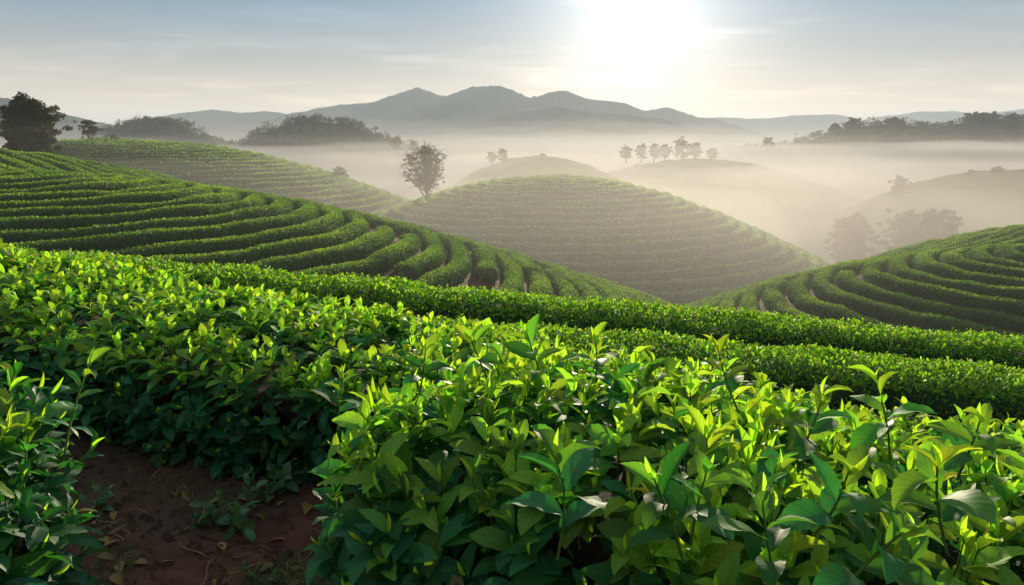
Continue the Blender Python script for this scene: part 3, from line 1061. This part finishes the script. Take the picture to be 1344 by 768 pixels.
def shoots(leafgeo, stemgeo, P, N_, length, nleaf, leaf_len, age0, rr, up=.7, tpl_old=TPL_HI, tpl_young=TPL_YOUNG, bud=True, rand=.22, top_age=1.0, stem_r=.0026, age_gain=None):
    """tea shoots: a stem with leaves in a spiral, young and upright at the tip, older and spreading below"""
    k = len(P)
    d = norm(N_ * (1 - up) + np.array([0, 0, up]) + rand * rr.normal(size=(k, 3)))
    tip = P + d * length[:, None]
    bend = rr.normal(size=(k, 3)) * (.08 * length)[:, None]
    if stemgeo is not None:
        stems_mesh(stemgeo, P - d * .05, tip, bend, stem_r, stem_r * .55)
    e1 = norm(np.cross(d, norm(rr.normal(size=(k, 3)))))
    e2 = np.cross(d, e1)
    ph0 = rr.uniform(0, 6.28, k)
    ag = np.ones(k) if age_gain is None else age_gain
    for j in range(nleaf):
        t = (j + .6) / nleaf
        base = (1 - t) ** 2 * P + 2 * t * (1 - t) * ((P + tip) / 2 + bend) + t * t * tip
        ph = ph0 + j * 2.4 + rr.normal(size=k) * .25
        rad = np.cos(ph)[:, None] * e1 + np.sin(ph)[:, None] * e2
        el = np.radians(70 - 46 * t ** 1.3) + rr.normal(size=k) * .13
        ax = np.cos(el)[:, None] * d + np.sin(el)[:, None] * rad
        nn = np.sin(el)[:, None] * d - np.cos(el)[:, None] * rad + .08 * rr.normal(size=(k, 3))
        size = leaf_len * (1.08 - .42 * t ** 2) * rr.uniform(.72, 1.2, k)
        age = np.clip((age0 + (top_age - age0) * t ** 1.2) * ag + .1 * rr.normal(size=k), 0, 1)
        tint = np.stack([age, rr.random(k), (rr.random(k) < .008) * rr.uniform(.2, .6, k)], -1)
        put_leaves(leafgeo, tpl_young if t > .55 else tpl_old, base, ax, nn, size, tint, rr)
    if bud:
        s = leaf_len * rr.uniform(.35, .6, k)
        tint = np.stack([np.ones(k), rr.random(k), np.zeros(k)], -1)
        put_leaves(leafgeo, TPL_BUD if tpl_old is TPL_HI else tpl_young, tip - d * .004, d + .15 * rr.normal(size=(k, 3)), e1, s, tint, rr)


def single_leaves(geo, P, N_, size, age, rr, tpl=TPL_HI, droop=.3):
    """older leaves of the flanks: they lie like shingles, tips outward and down"""
    k = len(P)
    tang = norm(np.cross(N_, norm(rr.normal(size=(k, 3)))))
    ax = norm(N_ * .75 + tang * .8 + np.array([0, 0, -droop]) + .2 * rr.normal(size=(k, 3)))
    nn = norm(N_ * .5 + np.array([0, 0, .8]) + .35 * rr.normal(size=(k, 3)))
    tint = np.stack([age, rr.random(k), (rr.random(k) < .012) * rr.uniform(.3, .8, k)], -1)
    put_leaves(geo, tpl, P, ax, nn, size, tint, rr)


class Strip:
    """a clipped hedge standing on the ground along a line"""
    def __init__(s, pts, width, top, seed, lump=.06, nsec=41, step=.05, freq=.9, end=.45, power=.5, ground=ground_z, taper=.72):
        pts = np.asarray(pts, float)
        seg = np.hypot(*np.diff(pts, axis=0).T)
        arc = np.concatenate([[0], np.cumsum(seg)])
        n = int(arc[-1] / step) + 2
        q = np.linspace(0, arc[-1], n)
        s.x = np.interp(q, arc, pts[:, 0]); s.y = np.interp(q, arc, pts[:, 1])
        w_ = max(1, n // 12); ker = np.ones(2 * w_ + 1) / (2 * w_ + 1)
        s.x = np.convolve(np.pad(s.x, w_, 'reflect', reflect_type='odd'), ker, 'valid')
        s.y = np.convolve(np.pad(s.y, w_, 'reflect', reflect_type='odd'), ker, 'valid')
        s.arc = q
        tz = np.interp(q, np.linspace(0, arc[-1], len(top)), top)
        gz = ground(s.x, s.y)
        h = tz - gz
        e = np.minimum(q, arc[-1] - q)
        g = np.sqrt(np.clip(1 - (1 - np.clip(e / end, 0, 1)) ** 2, .0, 1)) * .9 + .1
        C = np.stack([s.x, s.y, gz], -1)
        T = norm(np.gradient(C[:, :2], axis=0))
        Sx = np.stack([T[:, 1], -T[:, 0], 0 * T[:, 0]], -1)
        ph = np.linspace(-.12, np.pi + .12, nsec)
        cx = np.sign(np.cos(ph)) * np.abs(np.cos(ph)) ** .55
        cz = np.sign(np.sin(ph)) * np.abs(np.sin(ph)) ** power
        wd = np.interp(q, np.linspace(0, arc[-1], len(width)), width)
        V = C[:, None] + Sx[:, None] * (cx[None] * (wd / 2 * g)[:, None])[..., None]
        V[..., :2] = C[:, None, :2] + (V[..., :2] - C[:, None, :2]) * (taper + (1 - taper) * np.clip(cz * 1.4, 0, 1))[None, :, None]
        V[..., 2] += cz[None] * (h * (.35 + .65 * g))[:, None]
        # taper of the flanks towards the stems at the ground
        f = fbm(V + seed * 3.1, freq, 3, NZ)
        du = np.gradient(V, axis=0); dv = np.gradient(V, axis=1)
        nr = norm(np.cross(du, dv))
        if (nr[n // 2, nsec // 2, 2]) < 0: nr = -nr
        V = V + nr * (lump * f)[..., None]
        s.V, s.N = V, nr

    def sample(s, dens, rr, keep=None):
        V = s.V
        A = V[:-1, :-1]; e1 = V[1:, :-1] - A; e2 = V[:-1, 1:] - A
        area = np.linalg.norm(np.cross(e1, e2), axis=-1)
        nrm = s.N[:-1, :-1]
        d = dens(A, nrm) if callable(dens) else dens
        cnt = rr.poisson(area * d).ravel()
        idx = np.repeat(np.arange(cnt.size), cnt)
        u, v = rr.random((2, len(idx), 1))
        P = A.reshape(-1, 3)[idx] + u * e1.reshape(-1, 3)[idx] + v * e2.reshape(-1, 3)[idx]
        return P, nrm.reshape(-1, 3)[idx]

    def core(s, inset):
        V = s.V - s.N * inset
        n, k = V.shape[:2]
        g = Geo()
        g.add(V.reshape(-1, 3), grid_faces(k, n), np.array([.1, .5, 0]))
        return g

    def branches(s, rr, n, r=.008):
        """woody stems rising from the ground into the hedge"""
        g = Geo()
        m = len(s.x)
        for _ in range(n):
            i = rr.integers(2, m - 2)
            c = np.array([s.x[i] + rr.normal() * .08, s.y[i] + rr.normal() * .08, s.V[i, 0, 2]])
            j = rr.integers(3, s.V.shape[1] - 3)
            e = s.V[min(m - 1, max(0, i + rr.integers(-6, 7))), j] - s.N[i, j] * .06
            q = np.linspace(0, 1, 7)[:, None]
            mid = (c + e) / 2 + rr.normal(size=3) * .07
            rad = np.linspace(r, r * .3, 7) * rr.uniform(.6, 1.4)
            tube(g, (1 - q) ** 2 * c + 2 * q * (1 - q) * mid + q * q * e, rad, 5)
        return g


def top_only(A, n, dtop, dside, dback=None):
    return np.where(n[..., 2] > .45, dtop, dside)


# ---- the fine hedges on the shelf below (two rows right across the picture)
def shelf_hedge(y_l, y_r, dz, seed, label):
    rr = np.random.default_rng(seed)
    xs = np.linspace(-9.5, 10.5, 9)
    ys = np.interp(xs, [-9.5, 10.5], [y_l, y_r]) + .06 * np.sin(xs * .9 + seed)
    tops = [(-1.93 - .095 * x + dz) for x in xs]
    st = Strip(np.stack([xs, ys], -1), [1.28], tops, seed, lump=.05, nsec=21, step=.12, freq=.8, power=.42)
    root = empty('tea_hedge', (0, float(np.interp(0, xs, ys)), float(ground_z(0., np.interp(0, xs, ys)))))
    tag(root, label, 'tea hedge', 'long tea hedges on the shelf below')
    loc = np.array(root.location)
    g = Geo()
    P, n_ = st.sample(lambda A, q: np.where(q[..., 2] > .4, 1400, np.where(q[..., 1] < 0, 620, 160)), rr)
    P = P + n_ * rr.uniform(-.06, .03, (len(P), 1))
    k = len(P)
    ax = norm(n_ * .4 + np.array([0, 0, .65]) + .7 * rr.normal(size=(k, 3)))
    nn = norm(n_ + .6 * rr.normal(size=(k, 3)))
    age = np.clip(.48 + .55 * (n_[:, 2] > .4) * rr.random(k) ** 1.3 + .12 * rr.normal(size=k), 0, 1)  # top leaves get brighter tint, sunlight on the clipped top put in colour
    tint = np.stack([age, rr.random(k), (rr.random(k) < .01) * .6], -1)
    put_leaves(g, TPL_LOW, P - loc, ax, nn, rr.uniform(.036, .072, k), tint, rr)
    # sprouts standing above the clipped top
    P, n_ = st.sample(lambda A, q: np.where(q[..., 2] > .5, 60, 0), rr)
    shoots(g, None, P - loc, n_, rr.uniform(.03, .10, len(P)), 3, .055, .5, rr, up=.8, tpl_old=TPL_LOW, tpl_young=TPL_LOW, bud=False, rand=.3)
    g.build('foliage', [M_LEAFMID], root)
    c = st.core(.09); c.V = [v - loc for v in c.V]
    c.build('branches', [M_BODY], root)
    return root


shelf_hedge(9.35, 9.75, 0, 61, 'long clipped tea hedge on the shelf below, its far row along the skyline')
shelf_hedge(7.75, 8.05, -.04, 62, 'long clipped tea hedge on the shelf below, row just behind the front hedges')


# ---- front hedges
def front_hedge(name, st, seed, label, d_top, d_side, d_old, leaf, loc, hi=True, shoot_len=(.06, .15), group=None, nbr=60, big=None, top_age=1.0, visible=None):
    rr = np.random.default_rng(seed)
    root = empty(name, loc)
    tag(root, label, 'tea hedge' if name == 'tea_hedge' else 'tea bush', group)
    loc = np.asarray(loc, float)
    old, yng = (TPL_HI, TPL_YOUNG) if hi else (TPL_MID, TPL_MID)
    g, sg = Geo(), Geo()
    def filt(P, n_):
        if visible is None: return P, n_
        k = visible(P, n_)
        return P[k], n_[k]
    # sprouting top
    P, n_ = filt(*st.sample(lambda A, q: np.where(q[..., 2] > .42, d_top, d_side), rr))
    P = P - n_ * rr.uniform(.0, .07, (len(P), 1))
    flank = n_[:, 2] < .42
    ag = np.where(flank, .22, 1.0) * rr.uniform(.75, 1.1, len(P))  # flank leaves toned dark to paint the shadow side of the hedge
    shoots(g, sg, P - loc, n_, rr.uniform(*shoot_len, len(P)), 5, leaf, .58, rr, up=.66, rand=.16, tpl_old=old, tpl_young=yng, top_age=top_age, age_gain=ag)
    # older leaves underneath, in three depths
    for dep, dd in ((.03, 1.0), (.08, .9), (.14, .6)):
        P, n_ = filt(*st.sample(lambda A, q: np.where(q[..., 2] > .42, d_old * .6, d_old), rr))
        P = P - n_ * (dep + rr.uniform(-.03, .03, (len(P), 1)))
        k = rr.random(len(P)) < dd
        P, n_ = P[k], n_[k]
        age = np.clip(.22 + .16 * rr.normal(size=len(P)) - dep, 0, .6)
        single_leaves(g, P - loc, n_, leaf * 1.02 * rr.uniform(.7, 1.25, len(P)), age, rr, old)
    for a in range(len(sg.V)): g.add(sg.V[a], sg.Q[a], sg.C[a], sg.U[a], 1)
    g.build('foliage', [M_LEAF, M_STEM], root)
    b = st.branches(rr, nbr)
    c = st.core(.2)
    for q in range(len(c.V)): b.add(c.V[q], c.Q[q])
    b.V = [v - loc for v in b.V]
    b.build('branches', [M_TWIG], root)
    # the strongest shoots, each a part
    for (P, d, ln, lf, age) in (big or []):
        q, s = Geo(), Geo()
        P = np.asarray(P, float)[None]
        shoots(q, s, P - P, norm(np.asarray(d, float))[None], np.array([ln * .8]), 7, lf * .92, .45 * age, rr, up=0., tpl_old=TPL_HI, tpl_young=TPL_YOUNG, rand=.02, top_age=age, stem_r=.0034)
        for a in range(len(s.V)): q.add(s.V[a], s.Q[a], s.C[a], s.U[a], 1)
        o = q.build('shoot', [M_LEAF, M_STEM], root)
        o.location = P[0] - loc
    return root


def big_shoots(st, rr, n, ln, lf, keep):
    P, n_ = st.sample(lambda A, q: np.where(q[..., 2] > .35, 120, 25), rr)
    k = keep(P, n_)
    P, n_ = P[k], n_[k]
    pick = rr.permutation(len(P))[:n]
    out = []
    for i in pick:
        d = norm(n_[i] * .35 + np.array([0, 0, .75]) + .22 * rr.normal(size=3))
        out.append((P[i] - d * .04, d, rr.uniform(*ln), rr.uniform(*lf), rr.uniform(.8, 1.0) if n_[i][2] > .5 else rr.uniform(.4, .7)))
    return out


# hedge A: the big one in front, running from the path to the lower right
stA = Strip([(-.42, 2.10), (.20, 1.84), (.9, 1.52), (1.7, 1.22), (2.6, .95)], [1.0, 1.05, 1.05, 1.0], [-.71, -.69, -.77, -.94, -1.12], 71, lump=.05, end=.4)
rrA = np.random.default_rng(710)
bigA = big_shoots(stA, rrA, 46, (.11, .16), (.10, .122), lambda P, n: (P[:, 1] > .75) & (P[:, 0] < .85 * P[:, 1] + .1) & ((n[:, 1] < .5) | (n[:, 2] > .5)))
for (tx, ty, Yd, ln, lf, ag) in [(935, 445, 1.78, .19, 0.101, 1.0), (1150, 492, 1.55, .17, 0.106, .95), (1085, 508, 1.50, .15, .115, .9), (690, 432, 1.92, .15, .11, 1.0), (780, 437, 1.88, .15, .11, 1.0),
                                 (615, 440, 1.98, .14, .10, 1.0), (560, 455, 1.95, .13, .10, .95), (850, 620, 1.18, .17, 0.114, .75), (735, 590, 1.22, .19, 0.132, .6), (1120, 610, 1.12, .16, 0.123, .7),
                                 (1230, 600, 1.08, .15, .12, .95), (1290, 545, 1.38, .15, .11, .95), (930, 610, 1.2, .14, 0.114, .7), (590, 640, 1.62, .14, .11, .5), (450, 490, 1.98, .14, .10, .9),
                                 (1190, 690, .98, .14, 0.123, .65), (1000, 640, 1.08, .15, 0.119, .7)]:
    a_, b_ = px_dir(tx, ty)
    d_ = norm(np.array([rrA.normal() * .25, rrA.normal() * .2 - .12, 1.0]))
    bigA.append((np.array([a_ * Yd, Yd, b_ * Yd]) - d_ * ln * .9, d_, ln, lf, ag))
front_hedge('tea_hedge', stA, 72, 'large leafy tea hedge in front, its bright young shoots sunlit from behind', 180, 82, 145, .106, (.6, 1.6, float(ground_z(.6, 1.6))),
            big=bigA, shoot_len=(.06, .14))

# hedge B: behind the path, running in behind hedge A
stB = Strip([(-4.8, 4.75), (-3.0, 4.1), (-1.4, 3.48), (0.0, 3.05), (1.2, 2.75), (3.2, 2.45)], [1.35, 1.3, 1.1, .9], [-.62, -.69, -.78, -.93, -1.15, -1.33], 73, lump=.05, step=.07, nsec=35, end=.4)
rrB = np.random.default_rng(730)
bigB = big_shoots(stB, rrB, 24, (.10, .16), (.08, .105), lambda P, n: (P[:, 0] < .2) & (n[:, 2] > .5))
front_hedge('tea_hedge', stB, 74, 'leafy tea hedge across the path, lit on top with a dark flank', 175, 55, 150, .090, (-1.4, 3.4, float(ground_z(-1.4, 3.4))), hi=False, big=bigB,
            shoot_len=(.05, .11))

# bush C: at the left edge of the path
stC = Strip([(-2.0, 1.80), (-1.55, 1.65), (-1.15, 1.52)], [.75, .8, .7], [-.54, -.52, -.60], 75, lump=.07, end=.4)
rrC = np.random.default_rng(750)
bigC = big_shoots(stC, rrC, 14, (.12, .2), (.09, .12), lambda P, n: (n[:, 1] < .6))
bigC.append(((-.98, 1.55, -.62), (.28, 0.02, .8), .22, .085, .85))
front_hedge('tea_bush', stC, 76, 'tea bush at the left edge beside the path with one tall shoot', 140, 80, 170, .098, (-1.5, 1.6, float(ground_z(-1.5, 1.6))), big=bigC, nbr=40)


def ground_hit(px, py):
    a, b = px_dir(px, py)
    y = 2.0
    for _ in range(40):
        y = .5 * y + .5 * float(ground_z(np.array(a * y), np.array(y))) / b
    return a * y, y, float(ground_z(np.array(a * y), np.array(y)))


# ------------------------------------------------------------------ things lying and growing on the path
def fine_z(x, y):
    P = np.array([x, y, 0.])
    return float(ground_z(np.array(x), np.array(y)) + 0.035 * fbm(P, .7, 3) + 0.014 * fbm(P, 3.1, 3, NZ2))


def weed(px, py, size, n, seed, label):
    rr = np.random.default_rng(seed)
    x, y, _ = ground_hit(px, py)
    z = fine_z(x, y)
    root = empty('weed', (x, y, z))
    tag(root, label, 'weed', 'weeds on the path')
    g, sg = Geo(), Geo()
    P = np.zeros((n, 3)); P[:, :2] = rr.normal(size=(n, 2)) * size * .12
    N_ = norm(np.concatenate([rr.normal(size=(n, 2)) * .45, np.ones((n, 1))], 1))
    shoots(g, sg, P, N_, size * rr.uniform(.6, 1.1, n), 7, size * .38, .3, rr, up=.1, tpl_old=TPL_MID, tpl_young=TPL_MID, bud=False, top_age=.8, stem_r=.002)
    g.build('foliage', [M_WEED], root)
    st_ = sg.build('stem', [M_STEM], root)


weed(300, 690, .19, 5, 901, 'weed with broad leaves in the middle of the path, nearest the viewer')
weed(350, 655, .15, 4, 902, 'weed on the path just behind the nearest broad-leaved one')
weed(262, 690, .13, 4, 903, 'small weed at the left of the weed group on the path')
weed(385, 640, .20, 4, 904, 'weed in shade beside the end of the front hedge')
weed(320, 622, .13, 3, 905, 'dim weed at the foot of the hedge across the path')
weed(135, 668, .12, 3, 906, 'small sprout with a yellow tip beside the left tea bush')
weed(168, 745, .05, 2, 907, 'tiny grey green seedling low on the red soil')
weed(330, 770, .10, 3, 908, 'weed at the lower edge of the path')


def litter():
    rr = np.random.default_rng(77)
    k = 0
    for i in range(34):
        px, py = rr.uniform(130, 430), rr.uniform(655, 768)
        x, y, _ = ground_hit(px, py)
        ln = rr.uniform(.05, .17)
        th = rr.uniform(0, 3.14)
        q = np.linspace(-.5, .5, 6)
        cx = x + np.cos(th) * q * ln - np.sin(th) * .1 * ln * np.sin(q * 5)
        cy = y + np.sin(th) * q * ln + np.cos(th) * .1 * ln * np.sin(q * 5)
        cz = np.array([fine_z(a, b) for a, b in zip(cx, cy)]) + .004 + .012 * rr.random() * (q + .5)
        g = Geo()
        tube(g, np.stack([cx, cy, cz], -1) - np.array([x, y, cz[0]]), rr.uniform(.0012, .0028) * np.linspace(1, .6, 6), 5)
        o = g.build('twig', [M_STRAW if rr.random() < .6 else M_TWIG])
        o.location = (x, y, cz[0])
        tag(o, 'thin dry twig lying on the red soil of the path', 'twig', 'dry twigs on the path')
    for i in range(34):
        px, py = rr.uniform(120, 440), rr.uniform(640, 768)
        x, y, _ = ground_hit(px, py)
        g = Geo()
        th = rr.uniform(0, 6.28)
        put_leaves(g, TPL_MID, np.zeros((1, 3)), np.array([[np.cos(th), np.sin(th), .1]]), norm(np.array([[rr.normal() * .3, rr.normal() * .3, 1]])),
                   np.array([rr.uniform(.035, .08)]), np.array([[.2, rr.random(), rr.uniform(.6, 1)]]), rr)
        o = g.build('fallen_leaf', [M_LEAFMID])
        o.location = (x, y, fine_z(x, y) + .012)
        tag(o, 'withered brown leaf lying on the red soil of the path', 'leaf', 'withered leaves on the path')
    # clods and crumbs of soil
    g = Geo()
    n = 3200
    X = rr.uniform(-1.9, .4, n); Y = rr.uniform(2.0, 3.6, n)
    R = .004 + .022 * rr.random(n) ** 3.5
    t = np.array([[1, 0, 0], [-1, 0, 0], [0, 1, 0], [0, -1, 0], [0, 0, 1], [0, 0, -1.]])
    Z = ground_z(X, Y) + 0.035 * fbm(np.stack([X, Y, 0 * X], -1), .7, 3) + 0.014 * fbm(np.stack([X, Y, 0 * X], -1), 3.1, 3, NZ2)
    F8 = [(0, 2, 4, 4), (2, 1, 4, 4), (1, 3, 4, 4), (3, 0, 4, 4)]
    V = np.stack([X, Y, Z], -1)[:, None] + t[None] * R[:, None, None] * rr.uniform(.6, 1.3, (n, 6, 1))
    T3 = np.array([(0, 2, 4), (2, 1, 4), (1, 3, 4), (3, 0, 4)])
    TT = (np.arange(n)[:, None, None] * 6 + T3[None]).reshape(-1, 3)
    o = mesh_obj('soil_crumbs', V.reshape(-1, 3), None, TT, [M_SOIL], smooth=False)
    tag(o, 'loose crumbs of red soil scattered on the path', None, None, 'stuff')
    # short grass by the end of the front hedge and along the feet of the hedges
    n = 900
    c = [ground_hit(a, b) for a, b in ((400, 760), (440, 740), (350, 765), (120, 760), (250, 640), (180, 640))]
    wts = np.array([.34, .22, .16, .12, .08, .08])
    ci = rr.choice(len(c), size=n, p=wts)
    B = np.array(c)[ci] + rr.normal(size=(n, 3)) * np.array([.09, .09, 0])
    B[:, 2] = ground_z(B[:, 0], B[:, 1]) + 0.035 * fbm(B * [1, 1, 0], .7, 3)
    d = norm(np.concatenate([rr.normal(size=(n, 2)) * .6, np.ones((n, 1))], 1))
    w = np.cross(d, norm(rr.normal(size=(n, 3)))) * .0016
    h = rr.uniform(.03, .10, n)[:, None]
    tip = B + d * h + np.stack([rr.normal(size=n) * .02, rr.normal(size=n) * .02, -.2 * h[:, 0]], -1)
    m = B + d * h * .55
    V = np.stack([B - w, B + w, m + w * .8, m - w * .8, tip + w * .15, tip - w * .15], 1)
    Q = np.array([(0, 1, 2, 3), (3, 2, 4, 5)])
    QQ = (np.arange(n)[:, None, None] * 6 + Q[None]).reshape(-1, 4)
    gg = Geo()
    gg.add(V.reshape(-1, 3), QQ, np.repeat(np.stack([rr.uniform(.1, .8, n), rr.random(n), (rr.random(n) < .25) * .8], -1), 6, axis=0))
    o = gg.build('grass', [M_WEED])
    tag(o, 'short thin grass at the edges of the path', None, None, 'stuff')


litter()
